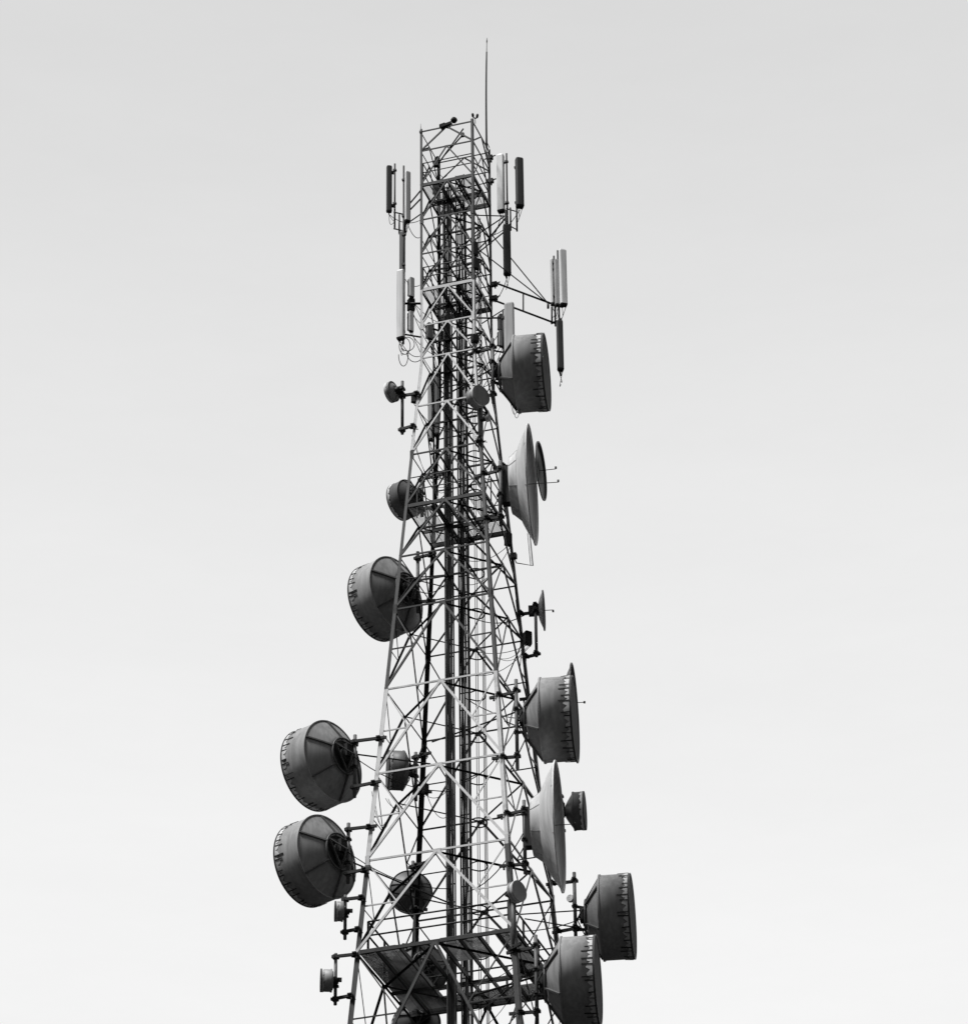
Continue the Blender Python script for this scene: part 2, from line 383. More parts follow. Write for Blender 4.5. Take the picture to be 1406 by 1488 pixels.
# ---------------------------------------------------------------- equipment builders
def clamp(b, p, r=.09):
    b.box(p, E1*r, E2*r*.8, Z*.035); b.box(p+Z*.05, E1*r*.6, E2*r*1.2, Z*.02)
def mount(t, k, px, y1, y2, u=E1, rad=.055, arms=(.12, .85), extra=.35, m='steel'):
    """vertical pole beside leg k seen at pixel column px from y1 to y2, with two arms clamped to the leg"""
    Pt, Pb = near_leg(k, px, y1, u), near_leg(k, px, y2, u)
    x, y = (Pt.x+Pb.x)/2, (Pt.y+Pb.y)/2
    one('mounting_pole', M[m], t, lambda b: (b.tube([V((x, y, Pb.z)), V((x, y, Pt.z))], rad, 10)))
    for f in arms:
        z = Pt.z+(Pb.z-Pt.z)*f; l = leg(k, z); p = V((x, y, z)); d = (l-p); d.z = 0; d.normalize()
        side = d.cross(Z)*(rad+.03)
        def fn(b):
            b.bar(p-d*.1+side, l+d*extra+side, .07, .085); clamp(b, p); clamp(b, l+side*.4, .1)
            b.bar(l+side+d*extra*.6-Z*.03, l+side+d*extra*.6-Z*.13, .05, .05, E1)
            b.tube([l-d*.1+side-Z*.07, l+d*.12-side-Z*.07], .015, 5); b.tube([p+side*1.8, p-side*1.8], .014, 5)
        one('mounting_arm', M['dsteel'], t, fn)
    return V((x, y, (Pt.z+Pb.z)/2))
def axis(phi, tilt=0):
    p = R_(phi); return V((math.sin(p)*math.cos(R_(tilt)), math.cos(p)*math.cos(R_(tilt)), math.sin(R_(tilt))))
def sag(p, q, s=.3, n=10):
    return [p.lerp(q, i/n)-Z*(s*4*(i/n)*(1-i/n)) for i in range(n+1)]
def drum(label, px, py, Y, rpx, L, phi, cone=.45, hub=.42, m='drum', group='large shrouded drum antennas', clips=34, spokes=6, mnt=None, cov='coverd', name='drum_antenna', stays=(), cable_to=None, small=False, rot=0.0):
    """shrouded dish: px,py = centre of its back flange, rpx = radius in pixels"""
    c = at(px, py, Y); Rr = rpx/ppm(c); ax = axis(phi); a = ax.cross(Z).normalized(); u = a.cross(ax)
    t = thing(name, label, 'antenna', c-ax*cone, group)
    def rad(th): return a*math.cos(th)+u*math.sin(th)
    th_ = .016 if small else .03
    one('shroud', M[m], t, lambda b: (b.lathe([(0, Rr), (L, Rr), (L, Rr-.02), (.0, Rr-.02)], c, ax, 96),
        b.lathe([(-.03, Rr+th_), (.02, Rr+th_), (.02, Rr-.01), (-.03, Rr-.01), (-.03, Rr+th_)], c, ax, 96, smooth=False)))
    # back shell: shallow bowl narrowing to the hub
    pr = [(-cone, 0.001), (-cone, hub*Rr*.98)]
    for j in range(1, 9):
        f = j/8; pr.append((-cone+cone*(f**1.12)*.97, hub*Rr+(Rr*.985-hub*Rr)*f))
    one('back_shell', M[m], t, lambda b: b.lathe(pr, c, ax, 96))
    if spokes:
        def fn(b):
            for j in range(spokes):
                th = 2*math.pi*(j+.35)/spokes+rot; d = rad(th)
                p0 = c+d*(Rr*1.0)-ax*.03; p1 = c+d*(Rr*.44)-ax*(cone+.05)
                b.bar(p0, p1, .05 if not small else .02, .07 if not small else .03, ax)
            ring = [c+rad(2*math.pi*j/24)*(Rr*.45)-ax*(cone+.05) for j in range(25)]
            b.tube(ring, .034 if not small else .012, 6, caps=False)
            if not small:
                tri = [c+rad(rot+2*math.pi*(j+.1)/3)*(Rr*.43)-ax*(cone+.10) for j in range(3)]
                for j in range(3): b.bar(tri[j], tri[(j+1) % 3], .05, .05, ax)
                for j in range(3): b.bar(tri[j], c-ax*(cone+.34), .035, .035, ax)
        if not small:
            one('hub_recess_shade', M['dsteel'], t, lambda b: b.lathe([(-cone-.012, .001), (-cone-.012, Rr*.40)], c, ax, 48))  # flat dark disc gives the shaded recess inside the ring as colour
        one('stiffener_frame', M['drumd'] if not small else M[m], t, fn)
    # hub and feed housing
    def fh(b):
        b.lathe([(-cone-.16, .001), (-cone-.16, .13*Rr+.05), (-cone-.01, .16*Rr+.05)], c, ax, 20)
        b.box(c-ax*(cone+.15)+u*(.1*Rr), ax*.10, a*.10*Rr+a*.02, u*.16*Rr)
    one('feed_hub', M['dsteel'], t, fh)
    # fabric cover: flat face, scalloped skirt wrapped over the shroud edge, springs
    fb = MB(); fb.lathe([(L+.012, .001), (L+.012, Rr+.012), (L-.03, Rr+.014)], c, ax, 96, 0, False); n = 240; vs = []; fs = []
    for j in range(n):
        th = 2*math.pi*j/n; s = abs(math.sin(th*clips/2)); jag = .022*math.sin(th*7+px)+.016*math.sin(th*37)+.012*math.sin(th*91)
        q = L-.06-(.12*Rr/1.25)*(s**.6)-jag*(Rr/1.25)
        vs += [c+ax*(L-.03)+rad(th)*(Rr+.014), c+ax*q+rad(th)*(Rr+.010)]
    for j in range(n): fs.append((2*j, 2*j+1, (2*j+3) % (2*n), (2*j+2) % (2*n)))
    fb.add(vs, fs, 1, True)
    o = fb.build('fabric_cover', [M[cov], M['cover']], t)
    if clips and not small:
        for j in range(clips):
            th = 2*math.pi*(j+.5+.25*math.sin(j*2.7))/clips; ln_ = .27+.09*math.sin(j*5.1+px)
            one('cover_spring', M['black'], t, lambda b: b.bar(c+ax*(L-.03)+rad(th)*(Rr+.022), c+ax*(L-ln_)+rad(th+.012*math.sin(j*3.3))*(Rr+.014), .026+.008*math.sin(j*1.9), .014, rad(th)))
        one('front_rim', M['drumd'], t, lambda b: b.lathe([(L+.012, Rr-.02), (L+.03, Rr-.02), (L+.03, Rr+.02), (L+.012, Rr+.02)], c, ax, 96))
    pole = None
    if mnt:
        pole = mount(t, **mnt)
        hb = c-ax*(cone+.1)
        def fb2(b):
            for s in (-.55, .55):
                q = V((pole.x, pole.y, hb.z+s*Rr*.55)); b.bar(hb+Z*s*Rr*.5+ax*.05, q, .07, .07); clamp(b, q, .085)
                b.bar(hb+Z*s*Rr*.5+ax*.05, hb-Z*s*Rr*.2+ax*.08, .05, .05, ax)
        one('pipe_bracket', M['dsteel'], t, fb2)
    for (x0, y0, Y0, x1, y1, Y1, r) in stays:
        one('stay_bar', M['dsteel'], t, lambda b: b.tube([at(x0, y0, Y0), at(x1, y1, Y1)], r, 8))
    if cable_to:
        p = c-ax*(cone+.25)
        one('feed_cable', M['black'], t, lambda b: b.tube(sag(p, cable_to(p), .35), .016, 6))
    return t, c, Rr, ax
def to_ladder(p): return V((XL if p.x < 0 else XR, .15, p.z-.6))
def Yl(k, y, px=650):           # depth of leg k where it is seen at picture row y
    P = at(px, y, 0)
    for _ in range(8): P = at(px, y, leg(k, P.z).y)
    return P.y

# big drums on the right
drum('big grey drum antenna at upper right, its back behind the tall pale flat panel', 751, 544, Yl('B', 542)-.05, 56.5, .93, 97.5, .46, .45,
     mnt=dict(k='B', px=716, y1=494, y2=584), stays=((741, 521, -1.4, 634, 582, .9, .026), (752, 600, -1.2, 731, 571, -1.2, .02)), cable_to=to_ladder)
drum('big grey drum antenna on the right with a large dish rim peeping over it', 788.5, 1047, Yl('B', 1045)-.2, 62, .94, 97, .45, .42,
     mnt=dict(k='B', px=750.5, y1=990, y2=1115), stays=((768, 1028, -2.4, 628, 1078, 1.8, .026), (768, 1062, -2.4, 733, 1048, -2.1, .02)), cable_to=to_ladder)
drum('rightmost big drum antenna, dark below, set out on arms low on the tower', 874.6, 1334, Yl('C', 1330)-.2, 62, .90, 97, .42, .42,
     mnt=dict(k='C', px=835, y1=1266, y2=1363, extra=.2), stays=((858, 1322, 1.2, 735, 1330, .2, .022), (856, 1351, 1.2, 762, 1335, .9, .022)), cable_to=to_ladder)
drum('big grey drum antenna cut by the bottom edge of the photo, right of the platform', 819, 1427, Yl('B', 1420)-.2, 65, .96, 97, .45, .42,
     mnt=dict(k='B', px=779, y1=1361, y2=1486), stays=((794, 1414, -3.2, 683, 1448, -.6, .035),), cable_to=to_ladder)
# big drums on the left, seen from behind
drum('upper of the two big leftmost drum antennas hung out on arms', 483, 1106.5, Yl('A', 1106)+.55, 61.5, .92, -50, .48, .45, rot=.4,
     mnt=dict(k='A', px=515.5, y1=1070, y2=1157, extra=.25), stays=((440, 1086, -.6, 625, 1110, 2.2, .026),), cable_to=to_ladder)
drum('lower of the two big leftmost drum antennas, tucked under the first', 474, 1245, Yl('A', 1245)+.55, 62.5, .92, -50, .48, .45, rot=.4,
     mnt=dict(k='A', px=506, y1=1198, y2=1282, extra=.25), stays=((462, 1232, -1.0, 652, 1312, 1.6, .026),), cable_to=to_ladder)
drum('big dark drum antenna on the left, partly behind the slanting front leg', 575, 864, Yl('D', 864)+.3, 57.5, .90, -50, .46, .45, rot=.4,
     mnt=dict(k='D', px=607, y1=800, y2=892, u=-E1, extra=.2), stays=((541, 845, 2.2, 652, 835, .9, .02),), cable_to=to_ladder)
# smaller drums
G2 = 'small and mid-sized drum antennas'
drum('mid-sized dark drum antenna behind the front leg, left of the third platform', 594, 724, Yl('D', 724)+.1, 28, .42, -52, .25, .5, 'drumd', G2, 18, 4, dict(k='D', px=613, y1=690, y2=752), cable_to=to_ladder, small=True)
drum('mid-sized drum antenna inside the tower beside the upper leftmost big drum', 585, 1120, Yl('D', 1120)+.05, 29, .47, -96, .17, .6, 'drumd', G2, 18, 4, dict(k='D', px=604, y1=1092, y2=1165), small=True)
drum('round dark dish seen from behind above the bottom platform rail', 597.5, 1294, Yl('D', 1294)+.35, 31, .3, -14, .28, .5, 'drumd', G2, 18, 5, dict(k='D', px=600, y1=1250, y2=1335), small=True)
drum('dark drum dish under the bottom platform floor, behind its bracing', 612, 1407, Yl('D', 1400)+.3, 40, .55, -20, .3, .5, 'drumd', G2, 20, 5, dict(k='D', px=606, y1=1362, y2=1445))
drum('dark drum dish cut by the bottom edge of the photo inside the tower', 607, 1484, Yl('D', 1480)+.2, 33, .5, -15, .3, .5, 'drumd', G2, 20, 5, dict(k='D', px=600, y1=1450, y2=1520))
drum('tiny pale-topped drum antenna right under the lower leftmost big drum', 497, 1324.5, Yl('A', 1324), 14.5, .21, -95, .06, .8, 'drum', G2, 10, 0, dict(k='A', px=501.5, y1=1302, y2=1364, u=-E1, rad=.05, extra=.1), small=True)
drum('lowest left small drum antenna on its own short pole', 481, 1425, Yl('A', 1425), 16.5, .30, -95, .06, .8, 'drum', G2, 10, 0, dict(k='A', px=487.5, y1=1387, y2=1459, u=-E1, rad=.05, arms=(.08, .9), extra=.1), small=True)
drum('small grey round antenna facing the viewer below the big upper right drum', 690, 580, Yl('B', 580)-.25, 15.5, .30, 140, .1, .6, 'drum', G2, 10, 0, dict(k='B', px=698, y1=572, y2=652, rad=.085), cov='drum', small=True)
drum('small pale round antenna facing the viewer above the bottom platform', 748, 1297, Yl('B', 1297)-.3, 15.5, .16, 132, .1, .6, 'pgrey', G2, 10, 0, dict(k='B', px=746, y1=1290, y2=1395, rad=.08), cov='pgrey', small=True)
drum('mid-sized drum antenna sticking out beyond the lower big open dish', 834, 1179, Yl('C', 1179)+.5, 28, .33, 97, .27, .3, 'drumd', G2, 16, 0, dict(k='C', px=815, y1=1160, y2=1215), small=True)
drum('small tilted drum with pale rim on the left pole below the left panels', 571, 569, Yl('A', 569)+.1, 15, .13, -58, .12, .5, 'drum', G2, 10, 0, dict(k='A', px=584.5, y1=556, y2=629, rad=.05, u=-E1, arms=(.3, .93), extra=.1), cov='plight', small=True)
drum('tiny round disc antenna on the pole under the small grey round antenna', 708, 608, Yl('B', 608)-.2, 4.5, .06, 120, .05, .6, 'pgrey', G2, 8, 0, None, cov='pgrey', small=True)
drum('tiny pale round antenna on the pole of the rightmost big drum', 829, 1306, Yl('C', 1306)-.1, 4.8, .06, -150, .05, .6, 'plight', G2, 8, 0, None, cov='plight', small=True)

# open dishes
def open_dish(label, px, py, Y, rpx, phi, depth, hub, m='pale', mnt=None, feed=None, prof=None, group='open dish antennas', cable=True, name='dish_antenna', rimw=.03):
    c = at(px, py, Y); Rr = rpx/ppm(c); ax = axis(phi); a = ax.cross(Z).normalized(); u = a.cross(ax)
    t = thing(name, label, 'antenna', c-ax*depth, group)
    pr = prof or [(-depth, .001), (-depth, hub*Rr), (-depth*.9, hub*Rr*1.04), (-depth*.57, (hub+.12)*Rr), (-depth*.3, (hub+.12+(.88-hub)*.45)*Rr), (0, Rr)]
    o = one('reflector', M[m], t, lambda b: b.lathe(pr+[(.0, Rr-.012)]+[(-depth*.9*(1-(q/6)**2), (Rr-.02)*q/6+.001) for q in range(5, -1, -1)], c, ax, 96))
    one('rim', M[m], t, lambda b: b.lathe([(-.02, Rr+.004), (-.02, Rr+rimw), (.02, Rr+rimw), (.02, Rr-.01), (-.02, Rr-.01)], c, ax, 96, smooth=False))
    if rpx > 60:
        def seams(b):
            for j in range(8):
                th = 2*math.pi*(j+.3)/8; d = a*math.cos(th)+u*math.sin(th)
                pts = [c+ax*(q[0]-.004)+d*(q[1]+.006) for q in pr[1:]]
                for p_, q_ in zip(pts, pts[1:]): b.bar(p_, q_, .018, .01, d)
            b.lathe([(-depth*.57-.01, (hub+.12)*Rr+.004), (-depth*.57, (hub+.12)*Rr+.02), (-depth*.57+.02, (hub+.12)*Rr+.03)], c, ax, 96)
        one('panel_seams', M['pgrey'], t, seams)
    one('hub_box', M['black'], t, lambda b: (b.box(c-ax*(depth+.14), ax*.13, a*min(.16, .3*Rr), u*hub*Rr*.75), b.tube([c-ax*(depth+.25)+u*.1*Rr, c-ax*(depth-.01)+u*.1*Rr], .05, 8)))
    if feed:
        def ff(b):
            p = c-ax*.3*depth+u*feed[1]; q = c+ax*feed[0]+u*feed[1]
            b.tube([p, q], .014, 6); b.tube([q, q+u*feed[2]], .018, 6); b.box(q+u*feed[2], ax*.03, a*.03, u*.03)
        one('feed_arm', M['steel'], t, ff)
    if mnt:
        pole = mount(t, **mnt); hb = c-ax*(depth+.2)
        def fb2(b):
            for s in (-1, 1):
                q = V((pole.x, pole.y, hb.z+s*hub*Rr*.5)); b.bar(hb+Z*s*hub*Rr*.5, q, .07, .08); clamp(b, q, .085)
        one('pipe_bracket', M['dsteel'], t, fb2)
        if cable: one('feed_cable', M['black'], t, lambda b: b.tube(sag(hb, to_ladder(hb), .4), .016, 6))
    return t, c
open_dish('huge pale conical open dish on the right of the third platform', 772.5, 704, Yl('B', 704)-.05, 88, 96.5, .66, .47, mnt=dict(k='B', px=727, y1=672, y2=762), feed=(.83, .02, .05))
open_dish('huge pale open dish on the lower right, seen edge on', 812, 1201, Yl('B', 1201)-.2, 95.5, 96.5, .78, .44, mnt=dict(k='B', px=762, y1=1165, y2=1268), feed=(.45, .05, .04))
open_dish('large dark dish whose pointed rim rises behind the middle right drum', 834.5, 1036, Yl('C', 1036)+1.2, 72, 96.5, .5, .35, m='drum', mnt=dict(k='C', px=790, y1=1000, y2=1080), feed=(.32, .36, .0))
open_dish('flat oval grey dish just right of the huge conical dish', 786, 684.5, Yl('C', 684)+.6, 42.5, 101, .18, .3, m='drumd', mnt=dict(k='C', px=757, y1=665, y2=720), feed=(.48, .02, .05))
open_dish('small open dish with a thin feed rod, alone on the right side mid-height', 789.5, 887, Yl('C', 887)+.1, 29.5, 95, .2, .25, m='drum', mnt=dict(k='C', px=778.5, y1=879, y2=956, rad=.05, arms=(.1, .93), extra=.05), feed=(.3, .0, -.04), rimw=.012)

# ---------------------------------------------------------------- panel antennas
def panel(label, k, x0, x1, y0, y1, m, u=E1, face=180, pole=None, Yoff=0, depth=.6, group='flat panel antennas', cap='dsteel', cables=2, tiltx=0, Y=None, feed=True):
    xc = (x0+x1)/2
    if Y is None: Pt, Pb = near_leg(k, xc, y0, u), near_leg(k, xc, y1, u); Y = (Pt.y+Pb.y)/2+Yoff
    Pt, Pb = at(xc, y0, Y), at(xc, y1, Y)
    w = (x1-x0)/ppm(Pt); h = (Pt.z-Pb.z); fx = axis(face); sx = fx.cross(Z)
    # apparent width comes from the turned box: keep the real width close to it
    d = w*depth
    t = thing('panel_antenna', label, 'antenna', Pb, group); cx = V((Pb.x, Y, Pb.z))
    tl = V((Pt.x-Pb.x, 0, 0))*tiltx
    def prof(z, s=1.0, off=V((0, 0, 0))):
        pts = []
        for j in range(20):
            th = 2*math.pi*j/20; cc, ss = math.cos(th), math.sin(th)
            p = .45; pts.append(cx+off+sx*(w/2*s*math.copysign(abs(cc)**p, cc))+fx*(d/2*s*math.copysign(abs(ss)**p, ss))+Z*z)
        return pts
    def tubeprof(b, zs):
        rings = [prof(z, s, tl*(z/h)) for z, s in zs]; n = 20; vs = [v for r in rings for v in r]; fs = []
        for i in range(len(rings)-1):
            for j in range(n): fs.append((i*n+j, i*n+(j+1) % n, (i+1)*n+(j+1) % n, (i+1)*n+j))
        fs += [tuple(range(n)), tuple(range((len(rings)-1)*n, len(rings)*n))]
        b.add(vs, fs)
    one('radome', M[m], t, lambda b: tubeprof(b, [(.05, 1), (h-.06, 1), (h-.02, .9), (h, .6)]))
    one('end_cap', M[cap], t, lambda b: (tubeprof(b, [(-.01, .9), (.05, 1.05)]), [b.tube([cx+sx*s*w*.25-Z*.08, cx+sx*s*w*.25], .018, 6) for s in (-1, 1)]))
    def br(b):
        for f in (.14, .86):
            p = cx+Z*h*f+tl*f; b.box(p-fx*(d/2+.035), sx*w*.3, fx*.035, Z*.05)
            if pole: 
                q = V((pole.x, pole.y, p.z)); b.bar(p-fx*(d/2+.03), q, .045, .05); b.box(q, E1*.05, E2*.05, Z*.035)
    one('bracket', M['dsteel'], t, br)
    for j in range(cables):
        s = -1 if j % 2 else 1; p = cx+sx*s*w*.25-Z*.08
        if pole:
            q = V((pole.x, pole.y, cx.z-.35-.12*j)); mid_ = (p+q)/2-Z*(.38+.12*j)+E1*(.12*s)
            pts = [((1-f)**2*p+2*f*(1-f)*mid_+f*f*q) for f in [i/10 for i in range(11)]]
            one('jumper_cable', M['black'], t, lambda b: b.tube(pts, .010, 5))
    e_ = cx-Z*.1; tl_ = to_ladder(e_)-Z*1.2
    if feed: one('feed_cable', M['black'], t, lambda b: b.tube(sag(e_, (leg(k, e_.z-.6)+pole.lerp(pole, 1)*0) if pole else tl_, .22, 8)+sag(leg(k, e_.z-.6), tl_, .15, 6)[1:], .013, 5) if pole else b.tube(sag(e_, tl_, .3), .013, 5))
    return t
def sector_mount(label, k, poles, bars, u=E1):
    """poles: (px,y0,y1); bars: pixel segments with depth Y relative to leg"""
    Pm = near_leg(k, poles[0][0], poles[0][2], u)
    t = thing('antenna_bracket', label, 'bracket', Pm, 'outrigger brackets carrying panel antennas'); res = []
    for (px, y0, y1, dy) in poles:
        Pt, Pb = near_leg(k, px, y0, u), near_leg(k, px, y1, u); y = (Pt.y+Pb.y)/2+dy
        Pt, Pb = at(px, y0, y), at(px, y1, y); x = (Pt.x+Pb.x)/2
        one('pole', M['dsteel'], t, lambda b: b.tube([V((x, y, Pb.z)), V((x, y, Pt.z))], .03, 8)); res.append(V((x, y, 0)))
    for (x0, y0, Y0, x1, y1, Y1, r) in bars:
        one('strut', M['dsteel'], t, lambda b: b.tube([at(x0, y0, Y0), at(x1, y1, Y1)], r, 7))
    return t, res
# upper left pair + the column under it
YA = -.59
_, pl = sector_mount('left outrigger bracket near the top holding the upper left panels', 'A',
    [(573.5, 238, 333, .1), (586.3, 241, 500, 0)],
    [(611, 277, YA, 586, 307, YA+.25, .028), (611, 289, YA, 587, 314, YA+.25, .028), (650, 284, .4, 587, 328, YA+.25, .022), (572, 308, YA+.35, 588, 312, YA+.25, .025), (572, 332, YA+.35, 588, 336, YA+.25, .025), (580, 312, YA+.3, 580, 340, YA+.3, .03), (588, 300, YA+.2, 588, 342, YA+.2, .05),
     (589, 441, YA+.2, 611, 441, YA, .04), (589, 486, YA+.2, 612, 490, YA, .03)], u=-E1)
panel('leftmost narrow dark panel antenna, upper left', 'A', 562.5, 568, 241, 308, 'pdark', -E1, -100, pl[0], .15, 1.5)
panel('thin pale panel antenna beside the upper left mast edge', 'A', 588, 596.5, 249, 322, 'plight', -E1, 150, pl[1], -.05, .5)
panel('darker grey panel antenna above the long pale one on the left', 'A', 580.5, 588.5, 336, 396, 'drumd', -E1, 200, pl[1], .1, .8, cables=0)
panel('long pale panel antenna with looping cables on the left', 'A', 576.5, 588, 393, 493, 'plight', -E1, 205, pl[1], -.15, .8)
# upper right trio
YC = .6
_, pr_ = sector_mount('right outrigger bracket near the top holding the three upper right panels', 'C',
    [(736.5, 223, 335, -.3), (750.5, 292, 336, -.2), (741.5, 302, 335, -.25), (735, 305, 404, -.35)],
    [(660, 312, .2, 735, 314, .2, .02), (662, 362, .3, 732, 315, .2, .022), (714, 342, YC, 734, 317, .2, .03), (690, 371, -1.1, 731, 338, -.2, .025), (735, 303, .2, 752, 308, .3, .02), (740, 328, .2, 751, 334, .3, .02)])
panel('palest panel antenna, nearly white against the sky, upper right', 'C', 722.7, 733.5, 225, 308, 'plight', E1, 200, pr_[0], -.3, .8)
panel('dark panel antenna farthest right in the top group', 'C', 749.5, 761, 230, 301, 'pdark', E1, 165, pr_[1], -.3, .8)
panel('mid-grey panel antenna hanging below the top right pair', 'C', 731.4, 742.5, 327, 399, 'pdark', E1, 175, pr_[3], -.4, .8)
# far right outrigger
YO = .2
_, po = sector_mount('long triangular outrigger arm reaching far right with two posts', 'C',
    [(805.5, 372, 474, -.6), (812, 364, 546, -.65), (801.5, 446, 470, -.6)],
    [(717, 410, .55, 806, 443, YO-.25, .035), (717, 436, .55, 810, 471, YO-.25, .035), (760, 426, .3, 760, 451, .3, .025), (715, 342, .5, 796, 441, YO-.2, .02), (693, 361, -1.1, 796, 441, YO-.2, .02), (700, 470, .4, 736, 447, .4, .02), (796, 441, YO-.25, 796, 448, YO-.25, .04), (800, 443, YO-.25, 818, 446, YO-.3, .04), (800, 470, YO-.25, 816, 464, YO-.3, .04)])
panel('narrow grey panel antenna, left one of the pair on the far right arm', 'C', 806.5, 812, 377, 444, 'pgrey', E1, 160, po[0], -.75, 1.1, feed=False)
panel('rearmost thin pale panel antenna on the far right arm', 'C', 800.5, 804.5, 376, 442, 'plight', E1, 200, po[0], -.5, 1.1, feed=False)
panel('broad pale panel antenna, outermost at the end of the far right arm', 'C', 813.5, 824, 363, 444, 'plight', E1, 165, po[1], -.75, .8, feed=False)
panel('dark panel antenna hanging below the end of the far right arm', 'C', 809.5, 819, 466, 538, 'pdark', E1, 170, po[1], -.75, .8, feed=False)
# tall flat panel before the upper drum
P_ = near_leg('B', 728, 470)
_, pq = sector_mount('short bracket with a post behind the tall pale flat panel', 'B', [(731, 450, 520, 0)], [(693, 462, -1.15, 731, 462, -1.35, .03), (693, 505, -1.15, 731, 512, -1.35, .03)])
panel('tall flat pale panel antenna in front of the big upper right drum', 'B', 733.5, 748, 440, 522, 'pgrey', E1, 195, pq[0], -.35, .4)
# panels behind, on the far left leg
_, pd = sector_mount('dark bracket on the rear leg holding panels inside the upper tower', 'D', [(630, 470, 700, -.3)], [(620, 475, .8, 636, 480, 1.1, .035), (626, 660, .9, 640, 655, 1.1, .035), (622, 590, .9, 640, 586, 1.1, .035)])
panel('grey panel antenna on the rear leg, upper inside the tower', 'D', 622, 629, 548, 640, 'drum', E1, 200, pd[0], -.4, .9, cables=1)
panel('darker grey panel antenna on the rear leg beside its lighter twin', 'D', 631, 638, 545, 632, 'drumd', E1, 190, pd[0], -.3, .9, cables=1)

# ---------------------------------------------------------------- radio units (finned boxes)
def radio(label, x0, x1, y0, y1, Y, m='pgrey', face=150, group='remote radio units'):
    xc = (x0+x1)/2; Pt, Pb = at(xc, y0, Y), at(xc, y1, Y); h = Pt.z-Pb.z; w = (x1-x0)/ppm(Pt)*.8; d = w*.55
    fx = axis(face); sx = fx.cross(Z); c = (Pt+Pb)/2
    t = thing('radio_unit', label, 'radio unit', V((c.x, c.y, Pb.z)), group)
    def body(b):
        bv = .02; b.box(c, sx*(w/2-bv), fx*d/2, Z*h/2); b.box(c, sx*w/2, fx*(d/2-bv), Z*(h/2-bv))
    one('housing', M[m], t, body)
    one('cooling_fins', M['dsteel'], t, lambda b: [b.box(c-fx*(d/2+.03)+sx*w*(j/6-.5)*.9, sx*.006, fx*.03, Z*h*.45) for j in range(7)])
    one('connectors', M['black'], t, lambda b: [b.tube([c+sx*s*w-Z*(h/2+.07), c+sx*s*w-Z*h*.48], .022, 6) for s in (-.3, 0, .3)]+[b.box(c-Z*(h/2+.01), sx*w*.42, fx*d*.4, Z*.02)])
    for j in range(2):
        e_ = c+sx*w*(.3-.5*j)-Z*(h/2+.07); one('jumper_cable', M['black'], t, lambda b: b.tube(sag(e_, to_ladder(e_)-Z*(.9*j), .25+.2*j), .011, 5))
    one('bracket', M['dsteel'], t, lambda b: [b.box(c-fx*(d/2+.09)+Z*h*s, sx*w*.3, fx*.04, Z*.03) for s in (-.3, .3)])
    return t
YR = YA+.1
radio('upper white radio box right of the long pale left panel', 593, 603, 404, 431, YR, 'plight')
radio('lower pale radio box right of the long pale left panel', 592.5, 602, 453, 481, YR, 'plight')
radio('dark radio box between the two pale boxes on the left', 592, 604, 434, 451, YR+.1, 'dsteel')
radio('small grey radio box on a left corner above the left small dish arm', 598, 608, 570, 584, YA, 'drum')
radio('grey radio box just inside the front left leg', 619, 630, 470, 492, -.3, 'drum')
radio('upper dark radio box left of the tall flat panel', 723.5, 733, 457, 480, -.9, 'drumd')
radio('lower pale radio box left of the tall flat panel', 723, 733, 481, 503, -.9, 'pgrey')
radio('dark radio box inside the tower above the first platform', 632, 640, 228, 240, .5, 'dsteel')
radio('dark radio box inside the tower below the first platform floor', 629, 640, 265, 281, .3, 'dsteel')
radio('dark radio box clamped high on the front right leg', 686, 696, 352, 370, -1.15, 'dsteel')
radio('dark radio box clamped on the front right leg below the upper one', 686, 697, 376, 390, -1.15, 'dsteel')
radio('flat dark radio box across the pale front right leg', 684, 697, 487, 496, -1.25, 'black')
radio('dark radio box on the rear leg inside the white band', 638, 648, 482, 494, .9, 'dsteel')
radio('tangled dark radio box on the right leg below the small open dish', 760, 774, 918, 936, 1.15, 'dsteel')
radio('dark radio box low on the rear leg inside the white band', 614, 624, 1139, 1152, 1.9, 'dsteel')
radio('dark radio box behind the right leg near the bottom platform', 752, 764, 1392, 1412, -.6, 'dsteel')
radio('dark radio box by the right side below the third platform', 733, 745, 775, 792, .4, 'dsteel')
radio('pale cabinet-like radio box on the bottom platform floor', 612, 622, 1368, 1394, .4, 'pgrey')
radio('dark radio box above the bottom platform, behind the pale round antenna', 757, 768, 1372, 1390, -.2, 'dsteel')
# ---------------------------------------------------------------- things on the top
p = at(611.3, 192, YA)
t = thing('lightning_rod', 'short thin spike on the top left corner of the tower', 'lightning rod', p)
one('spike', M['dsteel'], t, lambda b: b.tube([p, p+Z*.2, p+Z*.36], [.012, .009, .004], 6)); one('clamp', M['dsteel'], t, lambda b: b.box(p, E1*.04, E2*.04, Z*.04))
q = leg('C', 77.0+EYE); pb = at(706.8, 215, q.y); pt = at(707.2, 55, q.y); X_ = (pb.x+pt.x)/2; H = pt.z-pb.z
t = thing('whip_antenna', 'long thin whip aerial rising highest above the tower top', 'antenna', pb)
def wp(f): return V((pb.x+(pt.x-pb.x)*f-.02*math.sin(f*math.pi), pb.y, pb.z+H*f))
one('lower_tube', M['dsteel'], t, lambda b: b.tube([wp(i/10*.87) for i in range(11)], [.036-.010*i/10 for i in range(11)], 8))
one('tip', M['steel'], t, lambda b: b.tube([wp(.87), wp(.93), wp(.955), wp(.96), wp(.975), wp(1.0)], [.012, .011, .012, .022, .02, .008], 8))
one('side_bracket', M['dsteel'], t, lambda b: (b.tube([wp(.02), wp(.0)-Z*.25, q+Z*.05], .022, 6), b.tube([wp(.06), wp(.05)+E1*.1-Z*.25], .014, 6), b.box(q, E1*.05, E2*.05, Z*.05)))
